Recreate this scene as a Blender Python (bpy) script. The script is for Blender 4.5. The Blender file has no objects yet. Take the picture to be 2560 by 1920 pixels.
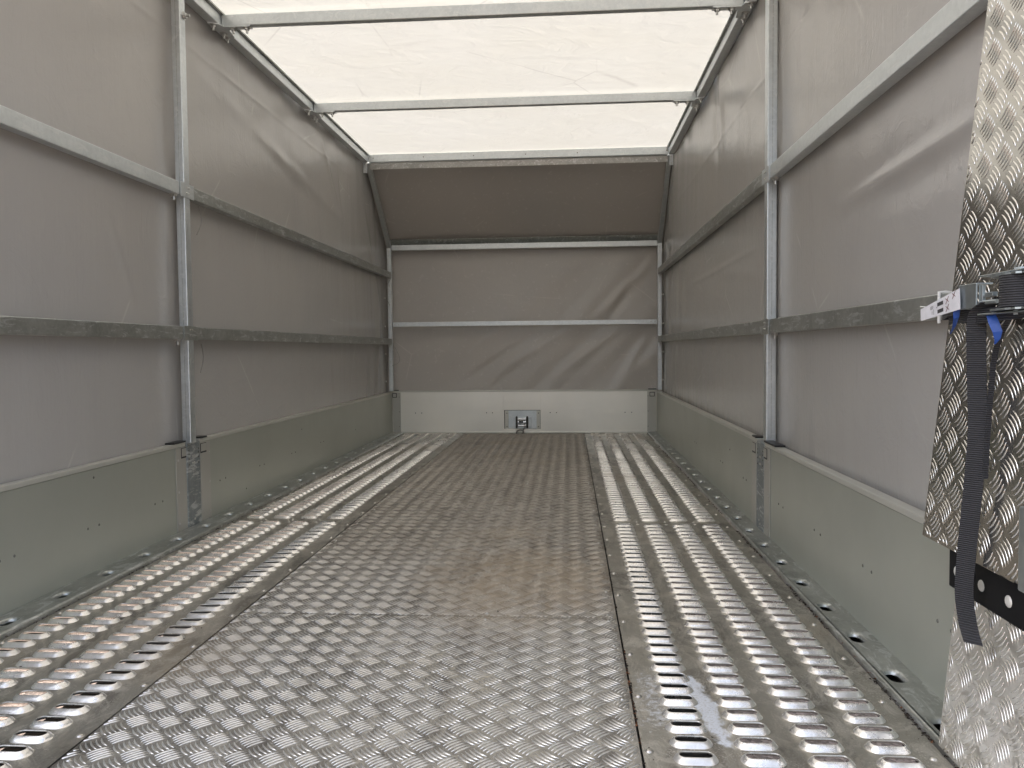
import bpy, bmesh, math, random
from mathutils import Vector, Matrix, noise
random.seed(7)
R = math.radians
sc = bpy.context.scene
C = sc.collection

# ------------------------------------------------------------------ camera
PITCH, YAW, ROLL, F_PX = R(2.4904), R(-4.1712), R(-0.5294), 1977.5
fwd = Vector((math.sin(YAW)*math.cos(PITCH), math.cos(YAW)*math.cos(PITCH), -math.sin(PITCH)))
rgt = Vector((math.cos(YAW), -math.sin(YAW), 0)); upv = rgt.cross(fwd)
r2 = rgt*math.cos(ROLL)+upv*math.sin(ROLL); u2 = upv*math.cos(ROLL)-rgt*math.sin(ROLL)
cd = bpy.data.cameras.new('camera'); cam = bpy.data.objects.new('camera', cd); C.objects.link(cam)
cd.sensor_fit = 'HORIZONTAL'; cd.sensor_width = 36; cd.lens = F_PX/2560*36
cd.clip_start = .05; cd.clip_end = 600
cam.matrix_world = Matrix(((r2.x, u2.x, -fwd.x, 0), (r2.y, u2.y, -fwd.y, 0), (r2.z, u2.z, -fwd.z, .6327), (0, 0, 0, 1)))
sc.camera = cam

# ------------------------------------------------------------------ daylight (bright overcast)
SUN_EL, SUN_AZ = R(52), R(-60)            # azimuth measured from +Y towards +X
w = bpy.data.worlds.new('World'); sc.world = w; w.use_nodes = True
nt = w.node_tree; nt.nodes.clear()
sky = nt.nodes.new('ShaderNodeTexSky'); sky.sky_type = 'NISHITA'; sky.sun_disc = False
sky.sun_elevation = SUN_EL; sky.sun_rotation = SUN_AZ
sky.dust_density = 6; sky.air_density = 1.0; sky.ozone_density = 1.0
hs = nt.nodes.new('ShaderNodeHueSaturation'); hs.inputs['Saturation'].default_value = .55
bg = nt.nodes.new('ShaderNodeBackground'); bg.inputs['Strength'].default_value = .15
wo = nt.nodes.new('ShaderNodeOutputWorld')
nt.links.new(sky.outputs[0], hs.inputs['Color']); nt.links.new(hs.outputs[0], bg.inputs[0]); nt.links.new(bg.outputs[0], wo.inputs[0])
sd = bpy.data.lights.new('sun', 'SUN'); sd.energy = .5; sd.angle = R(30); sd.color = (1, .98, .95)
sun = bpy.data.objects.new('sun', sd); C.objects.link(sun)
sdir = Vector((math.sin(SUN_AZ)*math.cos(SUN_EL), math.cos(SUN_AZ)*math.cos(SUN_EL), math.sin(SUN_EL)))
sun.rotation_euler = sdir.to_track_quat('Z', 'Y').to_euler()
sc.view_settings.view_transform = 'Standard'; sc.view_settings.look = 'None'
sc.view_settings.gamma = 1; sc.view_settings.use_curve_mapping = False
sc.view_settings.exposure = 1.95
sc.cycles.max_bounces = 14; sc.cycles.diffuse_bounces = 8; sc.cycles.glossy_bounces = 6
sc.cycles.transmission_bounces = 8; sc.cycles.use_denoising = True
sc.cycles.caustics_reflective = True; sc.cycles.sample_clamp_indirect = 6

# ------------------------------------------------------------------ materials
class NT:
    def __init__(s, name):
        s.m = bpy.data.materials.new(name); s.m.use_nodes = True; s.t = s.m.node_tree
        s.b = s.t.nodes['Principled BSDF']; s.o = s.t.nodes['Material Output']
    def n(s, typ, **kw):
        x = s.t.nodes.new(typ)
        for k, v in kw.items():
            if k.startswith('i_'):
                x.inputs[k[2:].replace('_', ' ')].default_value = v
            else: setattr(x, k, v)
        return x
    def l(s, a, b): s.t.links.new(a, b)
    def pos(s, scale=(1, 1, 1), rot=(0, 0, 0)):
        g = s.n('ShaderNodeNewGeometry'); mp = s.n('ShaderNodeMapping')
        mp.inputs['Scale'].default_value = scale; mp.inputs['Rotation'].default_value = rot
        s.l(g.outputs['Position'], mp.inputs['Vector']); return mp.outputs[0]
    def noise(s, vec, scale, detail=4, rough=.55, dist=0):
        x = s.n('ShaderNodeTexNoise'); s.l(vec, x.inputs['Vector'])
        x.inputs['Scale'].default_value = scale; x.inputs['Detail'].default_value = detail
        x.inputs['Roughness'].default_value = rough; x.inputs['Distortion'].default_value = dist
        return x.outputs['Fac']
    def ramp(s, fac, stops):
        x = s.n('ShaderNodeValToRGB'); e = x.color_ramp.elements
        while len(e) < len(stops): e.new(.5)
        for q, (p, c) in zip(e, stops):
            q.position = p; q.color = (c, c, c, 1) if isinstance(c, (int, float)) else (*c, 1)
        s.l(fac, x.inputs[0]); return x.outputs[0]
    def mix(s, fac, a, b, blend='MIX'):
        x = s.n('ShaderNodeMix', data_type='RGBA', blend_type=blend)
        for sock, v in ((x.inputs[0], fac), (x.inputs[6], a), (x.inputs[7], b)):
            if hasattr(v, 'links'): s.l(v, sock)
            elif isinstance(v, tuple): sock.default_value = (*v, 1)
            else: sock.default_value = v
        return x.outputs[2]
    def math(s, op, a, b=0., c=0.):
        x = s.n('ShaderNodeMath', operation=op)
        for sock, v in zip(x.inputs, (a, b, c)):
            if hasattr(v, 'links'): s.l(v, sock)
            else: sock.default_value = v
        return x.outputs[0]
    def bump(s, h, dist=.001, strength=1., normal=None):
        x = s.n('ShaderNodeBump'); x.inputs['Distance'].default_value = dist; x.inputs['Strength'].default_value = strength
        s.l(h, x.inputs['Height'])
        if normal is not None: s.l(normal, x.inputs['Normal'])
        return x.outputs[0]
    def set(s, **kw):
        for k, v in kw.items():
            sock = s.b.inputs[k.replace('_', ' ')]
            if hasattr(v, 'links'): s.l(v, sock)
            elif isinstance(v, tuple): sock.default_value = (*v, 1)
            else: sock.default_value = v
        return s.m

def galv_mat(name, lo, hi, rough=.38, streak=(1, 1, 1)):
    m = NT(name); p = m.pos()
    vo = m.n('ShaderNodeTexVoronoi'); m.l(p, vo.inputs['Vector']); vo.inputs['Scale'].default_value = 110
    sp = m.n('ShaderNodeSeparateColor'); m.l(vo.outputs['Color'], sp.inputs[0])
    n1 = m.noise(p, 9, 5, .6); n2 = m.noise(p, 60, 4, .6)
    f = m.math('ADD', m.math('MULTIPLY', n1, .55), m.math('MULTIPLY', sp.outputs[0], .08))
    f = m.math('ADD', f, m.math('MULTIPLY', n2, .25))
    col = m.ramp(f, [(.30, lo), (.62, hi)])
    scr = m.ramp(m.noise(m.pos((30, 9, 40)), 1.2, 7, .75, .9), [(.535, 0.), (.60, .75)])
    col = m.mix(scr, col, (.72, .74, .74))
    ro = m.math('ADD', m.math('MULTIPLY', n1, .3), rough-.12)
    return m.set(Base_Color=col, Metallic=.85, Roughness=ro, Normal=m.bump(n2, .0006, .5))

def plain(name, col, rough=.5, metal=0., bump=None, spec=.5):
    m = NT(name); p = m.pos(); n = m.noise(p, 40, 4)
    c = m.mix(m.ramp(n, [(.3, 0.), (.7, 1.)]), tuple(v*.85 for v in col), col)
    return m.set(Base_Color=c, Roughness=rough, Metallic=metal, Specular_IOR_Level=spec, Normal=m.bump(n, .0004, .4))
MAT = {}
MAT['galv'] = galv_mat('galvanised_steel', (.57, .60, .61), (.73, .765, .77))
MAT['galv_dull'] = galv_mat('weathered_zinc', (.35, .365, .345), (.57, .585, .56), .36)
MAT['galv_plate'] = galv_mat('spangled_zinc_plate', (.26, .29, .30), (.42, .45, .46), .5)

def board_mat(name, col, met=.42):
    m = NT(name)
    n1 = m.noise(m.pos((1, 1, 1)), 3.5, 5, .6); n2 = m.noise(m.pos((1, 1.2, 60)), 2, 3)
    c = m.mix(m.ramp(n1, [(.3, 0.), (.75, .5)]), col, tuple(v*.86 for v in col))
    sm = m.ramp(m.noise(m.pos(), 14, 6, .7, .4), [(.70, 0.), (.78, .45)])
    c = m.mix(sm, c, tuple(v*.72 for v in col))
    ro = m.math('ADD', m.math('MULTIPLY', n1, .16), .27)
    return m.set(Base_Color=c, Metallic=met, Roughness=ro, Normal=m.bump(m.noise(m.pos(), 2.2, 2), .006, .35))
MAT['board'] = board_mat('anodised_board', (.435, .45, .395))
MAT['board_edge'] = board_mat('board_edge_strip', (.60, .595, .54))
MAT['board_end'] = board_mat('board_end_profile', (.47, .46, .42))

def deck_mat(name, base, dusty, rough, stain=False, wet=(0., .6), clean=False, far=None):
    kk = .35 if clean else 1.
    m = NT(name); p = m.pos()
    n1 = m.noise(p, 2.3, 6, .65, .3); n2 = m.noise(p, 14, 6, .7, .5); n3 = m.noise(p, 160, 3, .6)
    d = m.math('ADD', m.math('MULTIPLY', n1, .6), m.math('MULTIPLY', n2, .4))
    dirt = m.ramp(d, [(.43, 0.), (.58, wet[1])])
    col = m.mix(dirt, base, dusty)
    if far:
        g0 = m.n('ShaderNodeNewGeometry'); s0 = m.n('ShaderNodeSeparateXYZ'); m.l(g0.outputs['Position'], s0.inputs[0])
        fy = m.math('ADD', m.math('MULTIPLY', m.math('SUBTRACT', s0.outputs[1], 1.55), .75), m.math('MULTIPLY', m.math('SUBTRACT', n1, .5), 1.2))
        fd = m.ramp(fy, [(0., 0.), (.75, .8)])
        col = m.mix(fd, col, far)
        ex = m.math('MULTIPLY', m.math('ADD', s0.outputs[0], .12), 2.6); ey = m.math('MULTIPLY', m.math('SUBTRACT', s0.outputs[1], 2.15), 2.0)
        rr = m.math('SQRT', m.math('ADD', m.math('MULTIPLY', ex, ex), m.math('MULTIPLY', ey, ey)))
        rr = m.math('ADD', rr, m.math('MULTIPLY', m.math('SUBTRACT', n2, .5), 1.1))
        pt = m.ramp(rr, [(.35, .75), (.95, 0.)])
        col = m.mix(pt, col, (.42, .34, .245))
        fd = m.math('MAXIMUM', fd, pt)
    # dark oily smears
    sm = m.ramp(m.noise(m.pos((1, .35, 1), (0, 0, .6)), 9, 7, .75, .8), [(.50, 0.), (.60, .55*kk)])
    col = m.mix(sm, col, (.11, .10, .09))
    lt = m.ramp(m.noise(m.pos((1, .5, 1), (0, 0, -.5)), 17, 8, .8, 1.2), [(.49, 0.), (.58, .7*kk)])
    col = m.mix(lt, col, (.60, .57, .51))
    # dusty tan traffic patches
    tp = m.ramp(m.noise(m.pos((1, .7, 1), (0, 0, .3)), 2.1, 3, .5), [(.55, 0.), (.70, .55*(.6+.4*kk))])
    col = m.mix(tp, col, (.36, .29, .20))
    # fine light speckle
    sk = m.ramp(m.noise(p, 260, 3, .6), [(.555, 0.), (.62, .75)])
    col = m.mix(m.math('MULTIPLY', sk, m.ramp(n2, [(.45, 0.), (.6, 1.)])), col, (.72, .69, .62))
    met = m.math('SUBTRACT', .92, m.math('MULTIPLY', m.math('ADD', dirt, tp), .55))
    ro = m.math('ADD', rough, m.math('MULTIPLY', m.math('ADD', m.math('MULTIPLY', tp, .6), d), .28))
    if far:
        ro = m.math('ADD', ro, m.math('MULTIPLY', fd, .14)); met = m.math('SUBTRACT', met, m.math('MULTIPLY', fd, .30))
    if stain:   # dried pale splash between the first two slot rows, and the dusting beside it
        g = m.n('ShaderNodeNewGeometry'); sx = m.n('ShaderNodeSeparateXYZ'); m.l(g.outputs['Position'], sx.inputs[0])
        x, y = sx.outputs[0], sx.outputs[1]
        wob = m.math('MULTIPLY', m.math('SUBTRACT', m.noise(p, 26, 6, .75, .4), .5), .075)
        cx = m.math('ADD', .247, m.math('MULTIPLY', m.math('SUBTRACT', y, 1.25), -.10))
        dx = m.math('ABSOLUTE', m.math('SUBTRACT', x, cx))
        hw = m.math('SUBTRACT', .031, m.math('MULTIPLY', m.math('ABSOLUTE', m.math('SUBTRACT', y, 1.40)), .10))
        a = m.math('SUBTRACT', m.math('ADD', hw, wob), dx)
        ey = m.math('SUBTRACT', .145, m.math('ABSOLUTE', m.math('SUBTRACT', y, 1.385)))
        a = m.math('MINIMUM', a, m.math('ADD', ey, wob))
        mk = m.ramp(a, [(.004, 0.), (.012, .92)])
        dx2 = m.math('SUBTRACT', .045, m.math('ABSOLUTE', m.math('SUBTRACT', x, .148)))
        dy2 = m.math('SUBTRACT', .13, m.math('ABSOLUTE', m.math('SUBTRACT', y, 1.42)))
        b2 = m.math('ADD', m.math('MINIMUM', dx2, dy2), m.math('MULTIPLY', m.math('SUBTRACT', m.noise(p, 90, 5, .8), .55), .35))
        mk2 = m.ramp(b2, [(.01, 0.), (.05, .7)])
        mk = m.math('MULTIPLY', m.math('MAXIMUM', mk, mk2), m.ramp(m.noise(p, 240, 4, .75), [(.36, .35), (.5, 1.)]))
        col = m.mix(mk, col, (.74, .77, .82)); met = m.math('MULTIPLY', met, m.math('SUBTRACT', 1., m.math('MULTIPLY', mk, .8)))
        ro = m.math('ADD', ro, m.math('MULTIPLY', mk, .25))
    return m.set(Base_Color=col, Metallic=met, Roughness=ro, Normal=m.bump(m.math('ADD', n3, m.math('MULTIPLY', n2, 1.5)), .0008, .45))
MAT['perf'] = deck_mat('perforated_deck_metal', (.45, .435, .39), (.27, .247, .20), .24)
MAT['perf_stain'] = deck_mat('splashed_deck_metal', (.45, .435, .39), (.27, .247, .20), .24, True)
MAT['perf_worn'] = deck_mat('worn_pressed_metal', (.95, .94, .92), (.88, .86, .81), .13, wet=(0., .25), clean=True)
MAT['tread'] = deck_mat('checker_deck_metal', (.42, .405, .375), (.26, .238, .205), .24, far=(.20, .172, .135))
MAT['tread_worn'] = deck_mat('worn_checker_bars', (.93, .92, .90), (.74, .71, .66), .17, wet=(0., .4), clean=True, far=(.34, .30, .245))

m = NT('checker_ramp_metal'); p = m.pos(); n1 = m.noise(p, 6, 4)
MAT['ramp'] = m.set(Base_Color=m.ramp(n1, [(.3, (.54, .525, .49)), (.7, (.60, .585, .55))]), Metallic=.96,
                    Roughness=m.math('ADD', m.math('MULTIPLY', n1, .08), .10), Normal=m.bump(m.noise(p, 4, 2), .002, .2))
MAT['ramp_bar'] = plain('bright_raised_bars', (.90, .89, .86), .24, 1.)
m = NT('scuffed_checker_metal'); p = m.pos(); n1 = m.noise(p, 9, 5, .6, .5)
MAT['ramp_low'] = m.set(Base_Color=m.ramp(n1, [(.3, (.62, .60, .56)), (.7, (.82, .80, .76))]), Metallic=.85,
                    Roughness=m.math('ADD', m.math('MULTIPLY', n1, .25), .2), Normal=m.bump(m.noise(p, 16, 3, .5, .6), .02, .8))

def tarp_mat(name, col, rough=.30, streaks=1.):
    m = NT(name); p = m.pos()
    big = m.noise(p, 1.3, 3); cloth = m.noise(m.pos((260, 260, 20)), 1, 2)
    vs = m.noise(m.pos((26, 26, 1.3)), 1, 4, .6); fine = m.noise(p, 38, 4, .6)
    warp = m.noise(p, 5.5, 4, .55, .3)
    c = m.mix(m.ramp(big, [(.35, 0.), (.7, 1.)]), col, tuple(v*s for v, s in zip(col, (.94, .95, .97))))
    lines = m.n('ShaderNodeTexVoronoi', feature='DISTANCE_TO_EDGE'); lines.inputs['Scale'].default_value = 1.4
    m.l(m.pos((1, 1, 1), (.4, .2, .7)), lines.inputs['Vector'])
    sc_ = m.math('MULTIPLY', m.ramp(lines.outputs[0], [(.0, .35), (.006, 0.)]), m.ramp(m.noise(p, 3, 3), [(.52, 0.), (.6, 1.)]))
    c = m.mix(sc_, c, tuple(min(1, v*1.5) for v in col))
    dust = m.ramp(m.noise(p, 26, 7, .8, .4), [(.70, 0.), (.78, .25)])
    c = m.mix(dust, c, tuple(v*.6 for v in col))
    nb = m.bump(cloth, .0004, .35)
    nb = m.bump(vs, .0012*streaks, .7, nb)
    nb = m.bump(m.noise(m.pos((70, 70, 3)), 1, 3, .6), .0006*streaks, .8, nb)
    nb = m.bump(m.ramp(m.noise(m.pos((1, 1, .8)), 7, 5, .7, 1.2), [(.50, 0.), (.58, 1.)]), .0006, .45, nb)
    nb = m.bump(warp, .006, .4, nb)
    nb = m.bump(fine, .0003, .4, nb)
    ro = m.math('ADD', m.math('MULTIPLY', fine, .10), rough-.12)
    return m.set(Base_Color=c, Roughness=ro, Specular_IOR_Level=.55, Normal=nb)
MAT['tarp'] = tarp_mat('grey_pvc_tarp', (.435, .418, .394))
MAT['tarp_front'] = tarp_mat('front_pvc_tarp', (.51, .48, .443), .33, .4)

m = NT('translucent_roof_tarp'); p = m.pos()
tr = m.n('ShaderNodeBsdfTranslucent'); df = m.n('ShaderNodeBsdfDiffuse'); mx = m.n('ShaderNodeMixShader'); mx.inputs[0].default_value = .215
lines = m.n('ShaderNodeTexVoronoi', feature='DISTANCE_TO_EDGE'); lines.inputs['Scale'].default_value = 2.2
m.l(m.pos((1, .8, 1), (0, 0, .5)), lines.inputs['Vector'])
ln = m.math('MULTIPLY', m.ramp(lines.outputs[0], [(0., .3), (.012, 0.)]), m.ramp(m.noise(p, 2.2, 4), [(.53, 0.), (.62, 1.)]))
sp = m.ramp(m.noise(p, 34, 7, .8, .8), [(.70, 0.), (.76, .3)])
wv = m.ramp(m.noise(m.pos((14, 240, 1)), 1, 3), [(.3, .0), (.7, .06)])
c = m.mix(m.ramp(m.noise(p, 1.6, 3), [(.3, 0.), (.7, 1.)]), (.845, .815, .725), (.865, .84, .765))
c = m.mix(m.math('MAXIMUM', ln, sp), c, (.45, .41, .37)); c = m.mix(wv, c, (.5, .46, .42))
nb = m.bump(m.noise(m.pos((1, 1.5, 1)), 4.5, 5, .6, .8), .024, .8)
for q in (tr, df): m.l(c, q.inputs['Color']); m.l(nb, q.inputs['Normal'])
m.l(df.outputs[0], mx.inputs[1]); m.l(tr.outputs[0], mx.inputs[2]); m.l(mx.outputs[0], m.o.inputs[0])
MAT['roof'] = m.m

MAT['black'] = plain('black_plastic', (.012, .012, .013), .45)
MAT['black_steel'] = plain('black_powder_coat', (.006, .006, .007), .6, 0, spec=.2)
MAT['chrome'] = plain('polished_steel', (.75, .76, .77), .12, 1)
MAT['dark_steel'] = plain('dark_steel', (.10, .095, .085), .45, .7)
MAT['screw_grey'] = plain('grey_screw', (.20, .20, .18), .4, .6)
MAT['zinc'] = plain('zinc_fastener', (.62, .62, .60), .28, .95)
MAT['rivet'] = plain('aluminium_rivet', (.62, .60, .56), .3, .9)
MAT['bolt_white'] = plain('pale_fastener', (.75, .74, .70), .4, .3)
MAT['white'] = plain('white_plastic', (.80, .79, .76), .4)
MAT['tag'] = plain('white_paper_label', (.80, .80, .84), .5)
MAT['ink'] = plain('black_ink', (.05, .05, .055), .6)
MAT['red_ink'] = plain('dark_red_ink', (.16, .03, .03), .6)
MAT['blue'] = plain('blue_ribbon', (.012, .07, .34), .45)
MAT['ratchet'] = plain('zinc_ratchet', (.50, .55, .57), .3, .9)
MAT['chassis'] = plain('dark_chassis', (.03, .03, .03), .6)
MAT['rubber'] = plain('dirt_crumb', (.03, .021, .014), .9)
MAT['rust'] = plain('rusty_crumb', (.20, .085, .035), .9)
MAT['cable'] = plain('grey_steel_cable', (.35, .34, .32), .4, .7)
m = NT('black_webbing'); g = m.n('ShaderNodeTexCoord'); wv = m.n('ShaderNodeTexWave', bands_direction='Z'); wv.inputs['Scale'].default_value = 105
m.l(m.pos(), wv.inputs['Vector'])
MAT['web'] = m.set(Base_Color=m.ramp(wv.outputs['Fac'], [(.2, (.010, .010, .012)), (.9, (.040, .041, .048))]), Roughness=.62, Normal=m.bump(wv.outputs['Fac'], .0012, .9))
m = NT('gravel_ground'); p = m.pos()
vo = m.n('ShaderNodeTexVoronoi'); m.l(p, vo.inputs['Vector']); vo.inputs['Scale'].default_value = 60
sp = m.n('ShaderNodeSeparateColor'); m.l(vo.outputs['Color'], sp.inputs[0])
MAT['ground'] = m.set(Base_Color=m.ramp(m.math('ADD', m.math('MULTIPLY', sp.outputs[0], .6), m.math('MULTIPLY', m.noise(p, 3, 4), .5)),
                      [(.2, (.08, .062, .048)), (.8, (.28, .215, .175))]), Roughness=.95, Normal=m.bump(vo.outputs['Distance'], .01, 1))

# ------------------------------------------------------------------ geometry helpers
class MB:
    def __init__(s): s.v = []; s.f = []; s.smooth = []; s.m1 = set(); s.mat2 = None
    def add(s, v, f, smooth=False):
        o = len(s.v); s.v += [tuple(q) for q in v]; s.f += [tuple(i+o for i in q) for q in f]; s.smooth += [smooth]*len(f)
    def box(s, x0, x1, y0, y1, z0, z1, bev=.0025, M=None):
        bm = bmesh.new(); bmesh.ops.create_cube(bm, size=1)
        for v in bm.verts:
            v.co = Vector(((x0+x1)/2+v.co.x*(x1-x0), (y0+y1)/2+v.co.y*(y1-y0), (z0+z1)/2+v.co.z*(z1-z0)))
        b = min(bev, .3*min(x1-x0, y1-y0, z1-z0))
        if b > 0: bmesh.ops.bevel(bm, geom=list(bm.edges), offset=b, segments=2, affect='EDGES', profile=.5)
        bm.verts.index_update()
        s.add([(M @ v.co if M else v.co) for v in bm.verts], [[v.index for v in f.verts] for f in bm.faces]); bm.free(); return s
    def tube(s, pts, r, n=8, caps=True, smooth=True):
        P = [Vector(q) for q in pts]; rings = []; prev = None
        for i, q in enumerate(P):
            t = (P[min(i+1, len(P)-1)]-P[max(i-1, 0)]).normalized()
            a = prev if prev is not None else (Vector((0, 0, 1)) if abs(t.z) < .9 else Vector((1, 0, 0)))
            u = (a-t*a.dot(t)).normalized(); prev = u; v = t.cross(u)
            rr = r[i] if isinstance(r, (list, tuple)) else r
            rings.append([q+(u*math.cos(2*math.pi*k/n)+v*math.sin(2*math.pi*k/n))*rr for k in range(n)])
        vs = [q for rg in rings for q in rg]; fs = []
        for i in range(len(P)-1):
            for k in range(n): fs.append((i*n+k, i*n+(k+1) % n, (i+1)*n+(k+1) % n, (i+1)*n+k))
        s.add(vs, fs, smooth)
        if caps:
            o = len(s.v); s.add(rings[0], [tuple(range(n))[::-1]]); s.add(rings[-1], [tuple(range(n))])
        return s
    def cyl(s, a, b, r, n=16): return s.tube([a, b], r, n)
    def prism(s, poly, axis, a, b):
        """polygon in the two other axes extruded along axis from a to b"""
        def P(u, v, t): return {'x': (t, u, v), 'y': (u, t, v), 'z': (u, v, t)}[axis]
        n = len(poly); s.add([P(u, v, a) for u, v in poly]+[P(u, v, b) for u, v in poly],
              [tuple(range(n)), tuple(range(n, 2*n))[::-1]]+[(i, i+n, (i+1) % n+n, (i+1) % n) for i in range(n)])
        return s
    def ribbon(s, pts, wdir, wd, th=.0014):
        P = [Vector(q) for q in pts]; W = [Vector(q).normalized() for q in (wdir if isinstance(wdir, list) else [wdir]*len(P))]
        vs = []; fs = []; ws = wd if isinstance(wd, list) else [wd]*len(P)
        for i, q in enumerate(P):
            t = (P[min(i+1, len(P)-1)]-P[max(i-1, 0)]).normalized(); nn = t.cross(W[i]).normalized()*th/2
            h = W[i]*ws[i]/2
            vs += [q-h-nn, q+h-nn, q+h+nn, q-h+nn]
        for i in range(len(P)-1):
            for k in range(4): fs.append((i*4+k, i*4+(k+1) % 4, (i+1)*4+(k+1) % 4, (i+1)*4+k))
        fs += [(3, 2, 1, 0), tuple(len(vs)-4+k for k in range(4))]
        s.add(vs, fs); return s
    def mesh(s, name, mat, org=(0, 0, 0)):
        me = bpy.data.meshes.new(name); ox, oy, oz = org
        me.from_pydata([(x-ox, y-oy, z-oz) for x, y, z in s.v], [], s.f)
        me.polygons.foreach_set('use_smooth', s.smooth)
        bm = bmesh.new(); bm.from_mesh(me)
        if s.fixn: bmesh.ops.recalc_face_normals(bm, faces=bm.faces)
        bm.to_mesh(me); bm.free()
        me.materials.append(MAT[mat] if isinstance(mat, str) else mat)
        if s.mat2:
            me.materials.append(MAT[s.mat2])
            for i in s.m1: me.polygons[i].material_index = 1
        me.update(); return me
    fixn = True

def org_of(o): return o['_org'] if o is not None and '_org' in o else (0, 0, 0)
def tag(o, label, cat, group=None):
    o['label'] = label; o['category'] = cat
    if group: o['group'] = group
    return o
def part(name, mb, mat, parent=None, label=None, org=None):
    """one mesh object; coordinates of mb are world coordinates"""
    og = ORG[parent.name] if parent is not None else (org or (0, 0, 0))
    o = bpy.data.objects.new(name, mb.mesh(name, mat, og)); C.objects.link(o)
    if parent is not None: o.parent = parent
    else: o.location = og
    ORG[o.name] = og
    if label: o['label'] = label
    return o
ORG = {}
def thing(name, loc, label, cat, group=None):
    o = bpy.data.objects.new(name, None); C.objects.link(o); o.location = loc; o.empty_display_size = .05
    ORG[o.name] = tuple(loc); return tag(o, label, cat, group)
_dm = {}
def place(name, key, loc, parent, sub=None):
    """small shared-mesh part (rivet, bolt) at a world position"""
    o = bpy.data.objects.new(name, _dm[key]); C.objects.link(o); o.parent = parent
    og = ORG[parent.name]; o.location = tuple(a-b for a, b in zip(loc, og)); ORG[o.name] = tuple(loc); return o

def dome(r, h, axis, mat, name, n=12):
    mb = MB(); vs = []; fs = []; K = 4
    for j in range(K):
        a = j/K*math.pi/2; rr = r*math.cos(a); zz = h*math.sin(a)
        vs += [(rr*math.cos(2*math.pi*k/n), rr*math.sin(2*math.pi*k/n), zz) for k in range(n)]
    vs.append((0, 0, h))
    for j in range(K-1):
        for k in range(n): fs.append((j*n+k, j*n+(k+1) % n, (j+1)*n+(k+1) % n, (j+1)*n+k))
    for k in range(n): fs.append(((K-1)*n+k, (K-1)*n+(k+1) % n, K*n))
    # thin washer skirt
    s0 = len(vs); vs += [(r*1.25*math.cos(2*math.pi*k/n), r*1.25*math.sin(2*math.pi*k/n), -.0003) for k in range(n)]
    for k in range(n): fs.append((s0+k, s0+(k+1) % n, (k+1) % n, k))
    rot = {'+z': lambda v: v, '+x': lambda v: (v[2], v[0], v[1]), '-x': lambda v: (-v[2], v[1], v[0]), '-y': lambda v: (v[0], -v[2], v[1]), '-z': lambda v: (v[0], -v[1], -v[2])}[axis]
    mb.add([rot(v) for v in vs], fs, True); return mb.mesh(name, mat)
def boltmesh(axis, mat, name, r=.010, h=.009, stub=.012):
    mb = MB(); mb.tube([(0, 0, 0), (0, 0, .0015)], r*1.5, 14); mb.tube([(0, 0, .0015), (0, 0, h)], r, 6, smooth=False); mb.tube([(0, 0, h), (0, 0, h+stub)], r*.5, 8)
    rot = {'-z': lambda v: (v[0], -v[1], -v[2]), '+x': lambda v: (v[2], v[0], v[1]), '-x': lambda v: (-v[2], v[1], v[0]), '+z': lambda v: v, '-y': lambda v: (v[0], -v[2], v[1])}[axis]
    mb.v = [rot(v) for v in mb.v]; return mb.mesh(name, mat)
for ax in ('+z', '+x', '-x', '-y', '-z'):
    _dm['rivet'+ax] = dome(.0062, .0035, ax, 'rivet', 'rivet')
    _dm['srivet'+ax] = dome(.0042, .0025, ax, 'zinc', 'rivet')
    _dm['screw'+ax] = dome(.0034, .0018, ax, 'screw_grey', 'screw')
    if ax != '+y': _dm['bolt'+ax] = boltmesh(ax, 'zinc', 'bolt')
_dm['wbolt-x'] = dome(.0085, .003, '-x', 'bolt_white', 'bolt')

XL, XR = -1.353, .647           # inner faces of the dropside boards
FL, FR = -1.333, .650           # inner faces of the frame
Y0, YB = .95, 5.96              # open rear end, headboard

# ------------------------------------------------------------------ ground and chassis
g = MB(); g.add([(-150, -150, -.74), (150, -150, -.74), (150, 150, -.74), (-150, 150, -.74)], [(0, 1, 2, 3)])
o = part('ground', g, 'ground'); o['kind'] = 'structure'
ch = thing('chassis', (-.35, 3.4, -.2), 'dark steel chassis rails under the slotted floor of the trailer', 'chassis')
for x0, x1 in ((-.955, -.86), (.14, .235)):
    part('chassis_rail', MB().box(x0, x1, Y0, YB, -.20, -.03), 'chassis', ch)
part('underfloor', MB().box(-.86, .14, Y0, YB, -.06, -.03), 'chassis', ch)
for yy in (3.0, 4.2, 5.4):
    part('cross_member', MB().box(XL, XR, yy, yy+.05, -.13, -.075), 'chassis', ch)

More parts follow.
